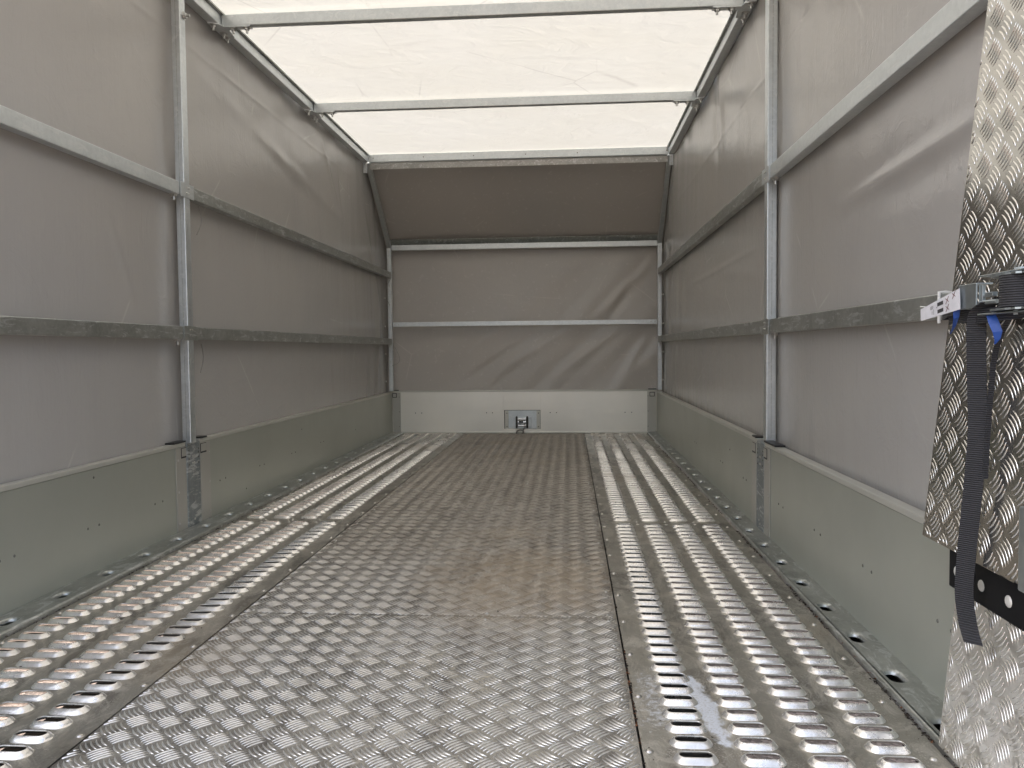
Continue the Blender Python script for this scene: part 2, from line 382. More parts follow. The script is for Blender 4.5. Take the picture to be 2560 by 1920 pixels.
# ------------------------------------------------------------------ checker (five-bar) plate
def bar_pts(cx, cy, ang, L, sag, inside):
    """centre line of one bar, clipped to the sheet; returns list of (x, y, s) s in -1..1"""
    ca, sa = math.cos(ang), math.sin(ang); out = []
    for s in (-1, -.55, 0, .55, 1):
        u = s*L/2; v = sag*(1-s*s)
        x, y = cx+u*ca-v*sa, cy+u*sa+v*ca
        out.append((x, y, s))
    ok = [inside(x, y) for x, y, s in out]
    if not any(ok): return None
    return [q for q, k in zip(out, ok) if k]
def bars(mb, x0, x1, y0, y1, inside, to3, pitch=.056, ox=.013, oy=1.2, L=.037, wd=.0037, h=.0018, step=.0078, jit=0):
    i0, i1 = int((x0-ox)/pitch*2)-3, int((x1-ox)/pitch*2)+3; j0, j1 = int((y0-oy)/pitch*2)-3, int((y1-oy)/pitch*2)+3
    V = []; F = []
    for i in range(i0, i1+1):
        for j in range(j0, j1+1):
            if (i+j) % 2: continue
            gx, gy = ox+i*pitch/2, oy+j*pitch/2; kind = i % 2
            # A groups sit on even columns, B groups on odd ones
            ang = math.pi/4 if kind else -math.pi/4
            nx, ny = -math.sin(ang), math.cos(ang)
            for k in range(-2, 3):
                pts = bar_pts(gx+nx*k*step, gy+ny*k*step, ang, L*(1-.05*abs(k)), .0026 if kind else -.0026, inside)
                if not pts or len(pts) < 2: continue
                b = len(V); ca, sa = nx, ny
                for x, y, s in pts:
                    ww = wd/2*(1-abs(s)**2.2*.85); hh = h*(1-abs(s)**3*.8)
                    V.append(to3(x-ca*ww, y-sa*ww, 0)); V.append(to3(x-ca*ww*.45, y-sa*ww*.45, hh*.8)); V.append(to3(x+ca*ww*.45, y+sa*ww*.45, hh*.8)); V.append(to3(x+ca*ww, y+sa*ww, 0))
                for q in range(len(pts)-1):
                    for r in range(3): F.append((b+q*4+r, b+q*4+r+1, b+q*4+r+5, b+q*4+r+4))
                e = b+(len(pts)-1)*4
                F.append((b+3, b+2, b+1, b)); F.append((e, e+1, e+2, e+3))
    n0 = len(mb.f); mb.add(V, F, True); mb.m1 |= set(range(n0, len(mb.f)))

TX0, TX1 = -.797, .107
seams = (Y0, 1.843, 3.72, 5.93)
lab = ['checker plate floor sheet nearest the opening, bright and scuffed', 'middle checker plate floor sheet with tan dust patches', 'farthest checker plate floor sheet, dull brown, in front of the winch']
for k in range(3):
    y0, y1 = seams[k]+.0012, seams[k+1]-.0012
    mb = MB(); mb.fixn = False
    zt = 0.
    mb.add([(TX0, y0, zt), (TX1, y0, zt), (TX1, y1, zt), (TX0, y1, zt)], [(0, 1, 2, 3)])
    mb.add([(TX0, y0, zt-.004), (TX1, y0, zt-.004), (TX1, y1, zt-.004), (TX0, y1, zt-.004)], [(3, 2, 1, 0)])
    mb.add([(TX0, y0, zt), (TX1, y0, zt), (TX1, y0, zt-.004), (TX0, y0, zt-.004), (TX0, y1, zt), (TX1, y1, zt), (TX1, y1, zt-.004), (TX0, y1, zt-.004)],
           [(0, 3, 2, 1), (4, 5, 6, 7), (0, 4, 7, 3), (1, 2, 6, 5)])
    bars(mb, TX0, TX1, y0, y1, lambda x, y: TX0+.001 < x < TX1-.001 and y0+.001 < y < y1-.001, lambda x, y, z: (x, y, z), oy=1.2+.013*k)
    mb.mat2 = 'tread_worn'
    o = part('checker_floor_sheet', mb, 'tread', org=((TX0+TX1)/2, (y0+y1)/2, 0)); tag(o, lab[k], 'floor sheet', 'checker plate sheets down the middle of the floor')
    for yy in ([y0+.02] if k else [])+[y1-.02]:
        for j in range(4):
            place('rivet', 'srivet+z', (TX0+.02+j*(TX1-TX0-.04)/3, yy, .0005), o)
    yy = y0+.2
    while yy < y1-.1:
        for xx in (TX1-.016, TX0+.016): place('rivet', 'srivet+z', (xx, yy, .0005), o)
        yy += .26
# ------------------------------------------------------------------ perforated deck panels
N = 20
def stadium(hx, hy, k):
    a = 2*math.pi*(k+.5)/N; cx = (hx-hy) * (1 if math.cos(a) > 0 else -1)
    return cx+hy*math.cos(a), hy*math.sin(a)
def rect_pt(hx, hy, k):
    a = 2*math.pi*(k+.5)/N; c, s = math.cos(a), math.sin(a); t = min(hx/max(abs(c), 1e-9), hy/max(abs(s), 1e-9)); return c*t, s*t
def perf_panel(x0, x1, y0, y1, cols, ys):
    mb = MB(); mb.fixn = False; hy = .025; hx = (cols[-1]-cols[0])/6; mb.mat2 = 'perf_worn'
    # slight random imperfection of each pressed slot
    for cx in cols:
        for cy in ys:
            e = random.uniform(-.0006, .0006); z8 = .0090+random.uniform(-.0006, .0006)
            rings = [([rect_pt(hx, hy, k) for k in range(N)], 0), ([stadium(.0365, .0205, k) for k in range(N)], 0.0),
                     ([stadium(.0350+e, .0188+e, k) for k in range(N)], .0008), ([stadium(.0322, .0164, k) for k in range(N)], .0046),
                     ([stadium(.0272, .0108, k) for k in range(N)], z8-.0002), ([stadium(.0262, .0098, k) for k in range(N)], z8+.0004),
                     ([stadium(.0256, .0092, k) for k in range(N)], z8), ([stadium(.0254, .0090, k) for k in range(N)], z8-.0018)]
            V = []; Fc = []; 
            for ring, z in rings: V += [(cx+a, cy+b, z) for a, b in ring]
            # rectangle corners
            cor = len(V); V += [(cx+hx, cy+hy, 0), (cx-hx, cy+hy, 0), (cx-hx, cy-hy, 0), (cx+hx, cy-hy, 0)]
            for r in range(len(rings)-1):
                for k in range(N):
                    k2 = (k+1) % N; q = (r*N+k, r*N+k2, (r+1)*N+k2, (r+1)*N+k)
                    if r == 0:
                        A, B = rings[0][0][k], rings[0][0][k2]
                        if abs(abs(A[0])-hx) < 1e-6 and abs(abs(B[1])-hy) < 1e-6 or abs(abs(A[1])-hy) < 1e-6 and abs(abs(B[0])-hx) < 1e-6:
                            sx = 1 if (A[0]+B[0]) > 0 else -1; sy = 1 if (A[1]+B[1]) > 0 else -1
                            ci = {(1, 1): 0, (-1, 1): 1, (-1, -1): 2, (1, -1): 3}[(sx, sy)]
                            q = (k, cor+ci, k2, N+k2, N+k)
                    Fc.append(q)
            o = len(mb.v); mb.v += V; mb.f += [tuple(i+o for i in q) for q in Fc]
            mb.smooth += [False]*N+[True]*(len(Fc)-N)
            nf = len(mb.f); mb.m1 |= set(range(nf-len(Fc)+2*N, nf-N))
    ya, yb = ys[0]-hy, ys[-1]+hy; xa, xb = cols[0]-hx, cols[-1]+hx
    t = .003
    for a, b, c, d in ((x0, xa, y0, y1), (xb, x1, y0, y1), (xa, xb, y0, ya), (xa, xb, yb, y1)):
        if b > a and d > c: mb.add([(a, c, 0), (b, c, 0), (b, d, 0), (a, d, 0)], [(0, 1, 2, 3)])
    mb.add([(x0, y0, 0), (x1, y0, 0), (x1, y0, -t), (x0, y0, -t), (x0, y1, 0), (x1, y1, 0), (x1, y1, -t), (x0, y1, -t)], [(0, 3, 2, 1), (4, 5, 6, 7), (0, 4, 7, 3), (1, 2, 6, 5)])
    return mb
colsR = [.190+.305/3*k for k in range(4)]; colsL = [-1.200+.313/3*k for k in range(4)]
pan = [(colsR, .111, .572, Y0, 2.862, [1.006+.05*k for k in range(37)], 'perf_stain', 'slotted metal floor panel at right nearest the opening, with a pale dried splash', .121, .552, 1.228),
       (colsR, .111, .572, 2.866, 5.93, [2.915+.05*k for k in range(60)], 'perf', 'slotted metal floor panel at right reaching the headboard', .121, .552, 3.02),
       (colsL, -1.258, -.801, Y0, 2.862, [1.015+.05*k for k in range(36)]+[2.815], 'perf', 'slotted metal floor panel at left nearest the opening', -.812, -1.245, 1.03),
       (colsL, -1.258, -.801, 2.866, 5.93, [2.92+.05*k for k in range(60)], 'perf', 'slotted metal floor panel at left reaching the headboard', -.812, -1.245, 3.02)]
for cols, x0, x1, y0, y1, ys, mt, lb, rx1, rx2, ry in pan:
    o = part('slotted_floor_panel', perf_panel(x0, x1, y0, y1, cols, ys), mt, org=((x0+x1)/2, (y0+y1)/2, 0))
    tag(o, lb, 'floor panel', 'slotted floor panels along both sides')
    yy = ry
    while yy < y1-.02:
        if yy > y0+.01:
            for xx in (rx1, rx2): place('rivet', 'rivet+z', (xx, yy, .0005), o)
        yy += .1975
    for cx in cols[:-1]:
        place('rivet', 'rivet+z', (cx+.0515, (y1-.018) if y1 < 3 else y0+.018, .0005), o)

# ------------------------------------------------------------------ tie-down rails with pressed oval holes
def tie_rail(xw, xi, sgn, hx, ys, z=.012):
    """top sheet with dished slots; xw wall side, xi inner edge"""
    mb = MB(); mb.fixn = False
    xa, xb = min(xw, xi), max(xw, xi); hhx = .026; hhy = .05
    flip = False
    for cy in ys:
        rings = [([rect_pt(hhx, hhy, k) for k in range(N)], 0.)]
        def st(hx_, hy_): # long axis along y
            return [tuple(reversed(stadium(hy_, hx_, k))) for k in range(N)][::-1]
        # reorder to start near the same angle
        def align(r):
            a0 = math.pi/N; best = min(range(N), key=lambda i: abs(math.atan2(r[i][1], r[i][0])-a0)); return r[best:]+r[:best]
        rings += [(align(st(.0185, .036)), 0.), (align(st(.0165, .031)), -.0010), (align(st(.0135, .0260)), -.0042), (align(st(.0128, .0250)), -.009)]
        V = []
        for ring, zz in rings: V += [(hx+a, cy+b, z+zz) for a, b in ring]
        cor = len(V); V += [(hx+hhx, cy+hhy, z), (hx-hhx, cy+hhy, z), (hx-hhx, cy-hhy, z), (hx+hhx, cy-hhy, z)]
        Fc = []
        for r in range(len(rings)-1):
            for k in range(N):
                k2 = (k+1) % N; q = (r*N+k, r*N+k2, (r+1)*N+k2, (r+1)*N+k)
                if r == 0:
                    A, B = rings[0][0][k], rings[0][0][k2]
                    if abs(abs(A[0])-hhx) < 1e-6 and abs(abs(B[1])-hhy) < 1e-6 and abs(abs(B[0])-hhx) > 1e-6 or abs(abs(A[1])-hhy) < 1e-6 and abs(abs(B[0])-hhx) < 1e-6 and abs(abs(A[0])-hhx) > 1e-6:
                        sx = 1 if (A[0]+B[0]) > 0 else -1; sy = 1 if (A[1]+B[1]) > 0 else -1
                        ci = {(1, 1): 0, (-1, 1): 1, (-1, -1): 2, (1, -1): 3}[(sx, sy)]
                        q = (k, cor+ci, k2, N+k2, N+k)
                Fc.append(q)
        o = len(mb.v); mb.v += V; mb.f += [tuple(i+o for i in q) for q in Fc]; mb.smooth += [False]*N+[True]*(len(Fc)-N)
    rnd = .008
    yA, yB_ = Y0, 5.945
    # flat strips each side of the holes and between them
    inn = xi+(rnd if sgn < 0 else -rnd)*1
    inn = xi+rnd if xi < xw else xi-rnd
    s0, s1 = sorted((xw, inn))
    mb.add([(s0, yA, z), (hx-hhx, yA, z), (hx-hhx, yB_, z), (s0, yB_, z)], [(0, 1, 2, 3)])
    mb.add([(hx+hhx, yA, z), (s1, yA, z), (s1, yB_, z), (hx+hhx, yB_, z)], [(0, 1, 2, 3)])
    cuts = [yA]+[c for cy in ys for c in (cy-hhy, cy+hhy)]+[yB_]
    for a, b in zip(cuts[::2], cuts[1::2]):
        if b > a: mb.add([(hx-hhx, a, z), (hx+hhx, a, z), (hx+hhx, b, z), (hx-hhx, b, z)], [(0, 1, 2, 3)])
    # rounded nose
    d = 1 if xi > xw else -1; prof = [(inn+d*rnd*math.sin(t*math.pi/8), z-rnd+rnd*math.cos(t*math.pi/8)) for t in range(5)]+[(xi, -.012)]
    V = [(x, yA, zz) for x, zz in prof]+[(x, yB_, zz) for x, zz in prof]; n = len(prof)
    mb.add(V, [((i, i+1, i+1+n, i+n) if d < 0 else (i+1, i, i+n, i+1+n)) for i in range(n-1)], True)
    return mb
o = part('tie_down_rail', tie_rail(XR, .5765, -1, .608, [1.115+.2*k for k in range(24)]), 'galv_dull', org=(.61, 3.4, 0)); tag(o, 'long galvanised tie-down rail with oval holes along the foot of the right side', 'tie-down rail', 'tie-down rails along the floor edges'); part('dark_hole_backing', MB().box(.579, XR+.02, Y0, 5.95, -.07, -.03), 'chassis', o)  # dark box added below the rail so its holes look dark
o = part('tie_down_rail', tie_rail(XL, -1.263, 1, -1.308, [1.125+.2*k for k in range(24)]), 'galv_dull', org=(-1.3, 3.4, 0)); tag(o, 'long galvanised tie-down rail with oval holes along the foot of the left side', 'tie-down rail', 'tie-down rails along the floor edges'); part('dark_hole_backing', MB().box(XL-.02, -1.266, Y0, 5.95, -.07, -.03), 'chassis', o)  # same added dark box, hides bright ground below the holes

# ------------------------------------------------------------------ dropside boards
def side_board(side, y0, y1, ends, screws, lb):
    """side -1 left, +1 right; ends: list of (ya, yb, holeya, holeyb)"""
    xi = XL if side < 0 else XR; xo = xi+side*.024
    def X(d): return xi-side*d          # d metres proud of the board face, into the trailer
    def bx(mb, d0, d1, ya, yb, za, zb, bev=.0012):
        a, b = sorted((X(d0), X(d1))); mb.box(a, b, min(ya, yb), max(ya, yb), za, zb, bev)
    o = thing('side_board', (xi, (y0+y1)/2, 0), lb, 'side board', 'low aluminium side boards')
    ya, yb = y0, y1
    mb = MB(); bx(mb, -.024, 0, ya, yb, -.05, .304, .001); part('panel', mb, 'board', o)
    mb = MB(); bx(mb, -.026, .0022, ya, yb, .3045, .318, .002); part('top_edge', mb, 'board_edge', o)
    for (ea, eb, ha, hb_, cap, rv) in ends:
        mb = MB(); bx(mb, .0002, .0035, ea, eb, .013, .304, .0012); pr = part('end_profile', mb, 'board_end', o)
        mb = MB(); bx(mb, .0036, .0042, min(ha, hb_)-.003, max(ha, hb_)+.003, .264, .303-.003, .0002); lw = part('latch_recess_shade', mb, 'black', o)  # proud black plate paints the surround and the dark of the recess
        mb = MB(); bx(mb, .0043, .0050, min(ha, hb_)+.001, max(ha, hb_)+.001, .270, .298, .0002); part('latch_plate', mb, 'board_end', lw)
        mb = MB(); bx(mb, -.028, .006, cap[0], cap[1], .3185, .324, .002); part('end_cap', mb, 'black', o)
        for z in (.26, .15, .04): place('rivet', ('srivet+x' if side < 0 else 'srivet-x'), (X(.0036), rv, z), o)
    for ys, zs in screws: place('screw', ('screw+x' if side < 0 else 'screw-x'), (X(.0002), ys, zs), o)
side_board(-1, Y0, 2.684, [(2.612, 2.684, 2.650, 2.682, (2.598, 2.682), 2.627)], [(1.31, .14), (1.36, .14), (1.766, .141), (1.816, .141), (2.112, .14), (2.165, .14), (2.473, .139), (2.522, .139), (2.146, .28)], 'left side board nearest the opening, grey green aluminium with paired screw dots')
side_board(-1, 2.790, 5.9592, [(2.792, 2.870, 2.794, 2.836, (2.792, 2.845), 2.862)], [(2.955, .137), (3.005, .139), (3.35, .136), (3.399, .135), (3.202, .062), (3.75, .137), (3.8, .137), (4.2, .137), (4.25, .137), (4.9, .137), (3.9, .24)], 'left side board reaching the headboard, grey green aluminium')
side_board(1, Y0, 2.672, [(2.598, 2.672, 2.634, 2.670, (2.526, 2.670), 2.612)], [(2.138, .146), (2.087, .145), (2.497, .145), (2.447, .144), (1.789, .146), (1.738, .146), (1.431, .146), (1.38, .146)], 'right side board nearest the opening, grey green aluminium behind the ramp')
side_board(1, 2.782, 5.9590, [(2.784, 2.850, 2.792, 2.838, (2.784, 2.838), 2.845)], [(2.95, .145), (3.0, .145), (3.4, .145), (3.45, .145), (3.25, .22), (4.1, .145), (4.15, .145)], 'right side board reaching the headboard, grey green aluminium')

# headboard with the winch window
hb = thing('headboard', (-.353, YB, 0), 'pale aluminium headboard across the front with a cut-out for the winch', 'headboard')
wx0, wx1, wz0, wz1 = -.498, -.221, .031, .175
mb = MB()
mb.box(XL-.03, wx0, YB, YB+.025, -.05, .314, .001); mb.box(wx1, XR+.03, YB, YB+.025, -.05, .314, .001)
mb.box(wx0, wx1, YB, YB+.025, wz1, .314, .001); mb.box(wx0, wx1, YB, YB+.025, -.05, wz0, .001)
part('panel', mb, board_mat('pale_headboard', (.83, .80, .73), .68), hb)
part('top_edge', MB().box(XL, XR, YB-.002, YB+.027, .3145, .326, .002), 'board_edge', hb)
part('bottom_lip', MB().box(XL+.093, .574, YB-.028, YB-.0005, .0005, .010, .002), 'board_edge', hb)
for xa, xb, ha, hb2, rv in ((XL+.003, -1.290, -1.352, -1.318, -1.300), (.578, XR-.003, .595, .633, .583)):
    part('end_profile', MB().box(xa, xb, YB-.0034, YB-.0003, .012, .312, .001), 'board_end', hb)
    lw = part('latch_recess_shade', MB().box(ha, hb2, YB-.0042, YB-.0035, .274, .308, .0002), 'black', hb)  # flat black plate, recess shade put in as colour
    part('latch_plate', MB().box(ha+.004, hb2-.005, YB-.0049, YB-.0043, .279, .303, .0002), 'board_end', lw)
    part('end_cap', MB().box(ha-.01, hb2+.012, YB-.006, YB+.02, .3265, .332, .002), 'black', hb)
    for z in (.278, .165, .051): place('rivet', 'screw-y', (rv, YB-.0034 if xa < rv < xb else YB-.0002, z), hb)
for xx in (-1.176, -1.128, -.630, -.585, -.148, -.100, .413, .462): place('screw', 'screw-y', (xx, YB-.0002, .155), hb)

# winch
wn = thing('winch', (-.36, 5.99, .03), 'small cable winch with steel rollers and a hanging hook in the headboard cut-out', 'winch')
part('mounting_plate', MB().box(wx0+.008, wx1-.002, YB+.012, YB+.016, wz0+.003, wz1-.004, .001), 'galv', wn)
for xa in (wx0+.008, wx1-.030):
    pl_ = part('side_strip', MB().box(xa, xa+.026, YB+.004, YB+.0115, wz0+.003, wz1-.005, .001), 'board_edge', wn)
    for z in (wz0+.018, wz1-.024): place('bolt', 'screw-y', (xa+.014, YB+.0035, z), pl_)
part('gap_shade', MB().box(wx0-.004, wx1+.004, YB+.06, YB+.10, wz0-.01, wz1+.01), 'chassis', wn)  # solid dark block stands in for shade in the window gap
fx0, fx1 = -.428, -.290
part('fairlead_frame', MB().box(fx0, fx1, YB-.004, YB+.0112, .050, .055, .001).box(fx0, fx1, YB-.004, YB+.0112, .113, .118, .001).box(fx0, fx0+.022, YB+.004, YB+.0113, .0555, .1125, .001).box(fx1-.022, fx1, YB+.004, YB+.0113, .0555, .1125, .001), 'galv', wn)
for xx in (-.401, -.321): part('roller', MB().cyl((xx, YB-.014, .042), (xx, YB-.014, .126), .0075, 14).cyl((xx, YB-.014, .038), (xx, YB-.014, .130), .004, 10), 'dark_steel', wn)
for zz in (.108, .060): part('roller', MB().cyl((-.392, YB-.022, zz), (-.330, YB-.022, zz), .0075, 14), 'chrome', wn)
part('roller', MB().cyl((-.392, YB+.0, .084), (-.330, YB+.0, .084), .016, 20), 'chrome', wn)
part('cable_opening_shade', MB().box(-.384, -.352, YB-.0175, YB-.0162, .080, .092, .001), 'black', wn)  # black plate drawn in place of a shaded opening
part('cable', MB().tube([(-.345, YB-.02, .080), (-.340, YB-.030, .066), (-.338, YB-.036, .050), (-.345, YB-.04, .036)], .0035, 8), 'cable', wn)
hk = [(-.345+.0*t, 0, 0) for t in range(0)]
cx, cz = -.376, .010; ring = []
for t in range(20):
    a = 2*math.pi*t/19*.93+.5; ring.append((cx+.026*math.cos(a)-.006*math.sin(a), YB-.045-.006*math.cos(a), cz+.017*math.sin(a)+.009*math.cos(a)))
part('hook', MB().tube(ring, .0055, 8).tube([(-.345, YB-.04, .040), (-.352, YB-.043, .026), (-.358, YB-.045, .020)], .007, 8), 'cable', wn)

# ------------------------------------------------------------------ frame: posts, rails, roof bows
def X2(side, d0, d1):
    f = FL if side < 0 else FR
    return sorted((f-side*d0, f-side*d1))
def mid_post(side, y0, lb):
    xa, xb = X2(side, -.032, 0)
    o = thing('upright_post', ((xa+xb)/2, y0+.02, 0), lb, 'post', 'upright frame posts')
    part('post', MB().box(xa, xb, y0, y0+.040, .3125, 1.905, .003), 'galv', o)
    part('groove', MB().box((xa+xb)/2-.0008, (xa+xb)/2+.0008, y0-.0008, y0+.0003, .33, 1.88, .0001), 'galv_dull', o)
    bx0 = XL if side < 0 else XR
    a, b = sorted((bx0-side*-.020, bx0-side*.0045))
    bp = part('socket_plate', MB().box(a, b, y0-.001, y0+.097, .0125, .312, .002), 'galv_plate', o)
    for z in (.285, .272, .255, .235): 
        for yy in (y0+.013, y0+.083): place('rivet', 'screw+x' if side < 0 else 'screw-x', (bx0-side*.0046, yy, z), bp)
    for yy, z in ((y0+.04, .262), (y0+.052, .262), (y0+.04, .238), (y0+.052, .238), (y0+.045, .035), (y0+.06, .045)): place('rivet', 'srivet+x' if side < 0 else 'srivet-x', (bx0-side*.0046, yy, z), bp)
    place('bolt', 'bolt+x' if side < 0 else 'bolt-x', ((FL if side < 0 else FR)-side*.0002, y0+.03, 1.805), o)
    return o
mid_post(-1, 2.690, 'upright galvanised post halfway along the left side')
mid_post(1, 2.672, 'upright galvanised post halfway along the right side')

# front corner posts: vertical, then raked back to the roof
KN = (5.905, 1.425); TP = (5.295, 1.935)
for side, lb in ((-1, 'front left corner post, bent back below the roof'), (1, 'front right corner post, bent back below the roof')):
    xa, xb = X2(side, -.030, .0)
    o = thing('corner_post', ((xa+xb)/2, 5.92, .3), lb, 'post', 'bent front corner posts')
    part('lower_post', MB().box(xa, xb, 5.898, 5.935, .326, 1.40, .003), 'galv', o)
    dy, dz = TP[0]-KN[0], TP[1]-KN[1]; ln = math.hypot(dy, dz); ang = math.atan2(dz, dy)
    M = Matrix.Translation((0, KN[0]+.012, KN[1]-.02)) @ Matrix.Rotation(ang, 4, 'X')
    part('raked_post', MB().box(xa, xb, .0, ln-.01, -.016, .018, .003, M), 'galv', o)
    kp = part('knee_plate', MB().box(xa-.001, xb+.001, 5.8935, 5.8975, 1.33, 1.46, .001), 'galv', o)
    for z in (1.345, 1.375, 1.405, 1.44): place('bolt', 'srivet-y', ((xa+xb)/2, 5.8934, z), kp)
    for z in (1.12, .88, .72, .55): place('bolt', 'srivet-y', ((xa+xb)/2, 5.8978, z), o)
    tp = part('top_plate', MB().box(xa+.002, xb-.002, 5.235, 5.2385, 1.815, 1.888, .001), 'galv', o)
    for z in (1.83, 1.872): place('bolt', 'srivet-y', ((xa+xb)/2, 5.2348, z), tp)

def side_rail(side, y0, y1, z0, z1, mat, lb, near):
    xa, xb = X2(side, -.030, -.0005)
    o = thing('side_rail', ((xa+xb)/2, (y0+y1)/2, z0), lb, 'rail', 'horizontal rails of the side frames')
    part('tube', MB().box(xa, xb, y0, y1, z0, z1, .002), mat, o)
    xi = FL if side < 0 else FR
    if near:
        yp = y1
        a, b = sorted((xi, xi-side*.0022))
        br = part('joint_plate', MB().box(a, b, y1+.004, y1+.100, z0-.004, z1+.002, .0008), mat, o)
        for yy in (y1+.045, y1+.062):
            for zz in (z0+.012, z1-.012): place('rivet', 'srivet+x' if side < 0 else 'srivet-x', (xi-side*.0022, yy, zz), br)
        place('bolt', 'bolt-z', ((xa+xb)/2, y1-.012, z0), o); place('bolt', 'bolt-z', ((xa+xb)/2, y1+.108+.01, z0), o) if False else None
    else:
        place('bolt', 'bolt-z', ((xa+xb)/2, y1-.02, z0), o)
for side, s, yp in ((-1, 'left', 2.690), (1, 'right', 2.672)):
    side_rail(side, Y0, yp-.034, 1.177, 1.221, 'galv', f'upper {s} side rail in the bay nearest the opening', True)
    side_rail(side, Y0, yp-.034, .680, .724, 'galv_dull', f'lower {s} side rail in the bay nearest the opening, scuffed', True)
    side_rail(side, yp+.070, 5.893, 1.177, 1.221, 'galv_dull', f'upper {s} side rail in the bay next to the headboard', False)
    side_rail(side, yp+.070, 5.893, .680, .724, 'galv_dull', f'lower {s} side rail in the bay next to the headboard', False)
for side, lb in ((-1, 'long galvanised roof rail along the top left edge'), (1, 'long galvanised roof rail along the top right edge')):
    xa, xb = X2(side, -.038, 0)
    o = thing('roof_rail', ((xa+xb)/2, 3.1, 1.89), lb, 'roof rail', 'roof edge rails')
    part('tube', MB().box(xa, xb, Y0, 5.262, 1.890, 1.932, .003), 'galv', o)
    a, b = X2(side, -.036, .012)
    part('tarp_track', MB().box(a, b, Y0, 5.262, 1.9325, 1.940, .001), 'galv_dull', o)

def roof_bow(y, lb):
    o = thing('roof_bow', ((FL+FR)/2, y, 1.89), lb, 'roof bow', 'galvanised bows across the roof')
    part('tube', MB().box(FL+.002, FR-.002, y, y+.032, 1.8905, 1.933, .0025), 'galv', o)
    for s in (-1, 1):
        xe = FL if s < 0 else FR; d = -s
        # flat corner bracket under the joint
        poly = [(xe-d*.034, y-.045), (xe+d*.004, y-.030), (xe+d*.012, y-.003), (xe+d*.115, y-.003), (xe+d*.115, y+.028), (xe+d*.02, y+.030), (xe+d*.012, y+.10), (xe-d*.034, y+.12)]
        mb = MB(); mb.prism(poly, 'z', 1.8845, 1.8900); br = part('corner_bracket', mb, 'galv', o)
        for bx_, by_ in ((-.018, -.028), (.045, .012), (.098, .012), (-.014, .055), (-.018, .10)): place('bolt', 'bolt-z', (xe+d*bx_, y+by_, 1.8845), br)
roof_bow(1.905, 'roof bow nearest the opening, above the top of the view') if False else None
roof_bow(3.02, 'roof bow nearest the opening, broad pale crossbar at the top')
roof_bow(4.125, 'second roof bow from the opening, between two bright roof strips')
# front header where the roof meets the raked tarp
o = thing('front_header', ((FL+FR)/2, 5.265, 1.86), 'pale crossbar at the front end of the roof with a folded lower flange', 'crossbar')
part('tube', MB().box(FL+.001, FR-.001, 5.263, 5.290, 1.893, 1.942, .002), 'galv', o)
M = Matrix.Translation((0, 5.270, 1.862)) @ Matrix.Rotation(math.atan2(TP[1]-KN[1], TP[0]-KN[0])+math.pi, 4, 'X')
part('lower_flange', MB().box(FL+.001, FR-.001, -.01, .028, -.004, .004, .001, Matrix.Translation((0, 5.292, 1.878)) @ Matrix.Rotation(R(-78), 4, 'X')), 'galv_dull', o)
for xx in (-1.300, -.96, -.625, -.28, .06, .64): place('rivet', 'screw-y', (xx, 5.2628, 1.918), o)
o = thing('knee_rail', ((FL+FR)/2, 5.90, 1.38), 'crossbar on the headboard frame where the front tarp starts to slope back', 'crossbar')
part('tube', MB().box(FL+.003, FR-.003, 5.899, 5.93, 1.384, 1.424, .002), 'galv', o)
part('sloping_ledge', MB().box(FL+.003, FR-.003, 0, .055, -.003, .003, .001, Matrix.Translation((0, 5.931, 1.428)) @ Matrix.Rotation(R(142), 4, 'X')), 'galv_dull', o)
o = thing('front_rail', ((FL+FR)/2, 5.90, .81), 'thin crossbar halfway up the front tarp', 'crossbar')
part('tube', MB().box(FL+.003, FR-.003, 5.900, 5.925, .812, .846, .002), 'galv', o)
for xx in (FL+.02, FL+.05, FR-.05, FR-.02): place('rivet', 'srivet-y', (xx, 5.8998, .829), o)

# ------------------------------------------------------------------ tarpaulins
def seg_d(y, z, a, b):
    ay, az = a; by, bz = b; dy, dz = by-ay, bz-az; L2 = dy*dy+dz*dz
    t = ((y-ay)*dy+(z-az)*dz)/L2; tc = max(0, min(1, t)); py, pz = ay+dy*tc, az+dz*tc
    dist = math.hypot(y-py, z-pz); sg = 1 if (y-py)*dz-(z-pz)*dy > 0 else -1
    return dist*sg, tc
def crease(y, z, a, b, wdt, amp):
    d, t = seg_d(y, z, a, b); return amp*math.exp(-(d/wdt)**2)*math.sin(math.pi*min(1, max(0, t))*.9+.15)
def grid_mesh(name, fn, nu, nv, mat, parent=None, thick=.0008):
    mb = MB(); mb.fixn = False
    for i in range(nu+1):
        for j in range(nv+1): mb.v.append(fn(i/nu, j/nv))
    for i in range(nu):
        for j in range(nv):
            a = i*(nv+1)+j; mb.f.append((a, a+1, a+nv+2, a+nv+1)); mb.smooth.append(True)
    return mb
def ymax(z):
    if z < 1.42: return 5.995
    return 5.995+(z-1.42)/(1.945-1.42)*(5.33-5.995)
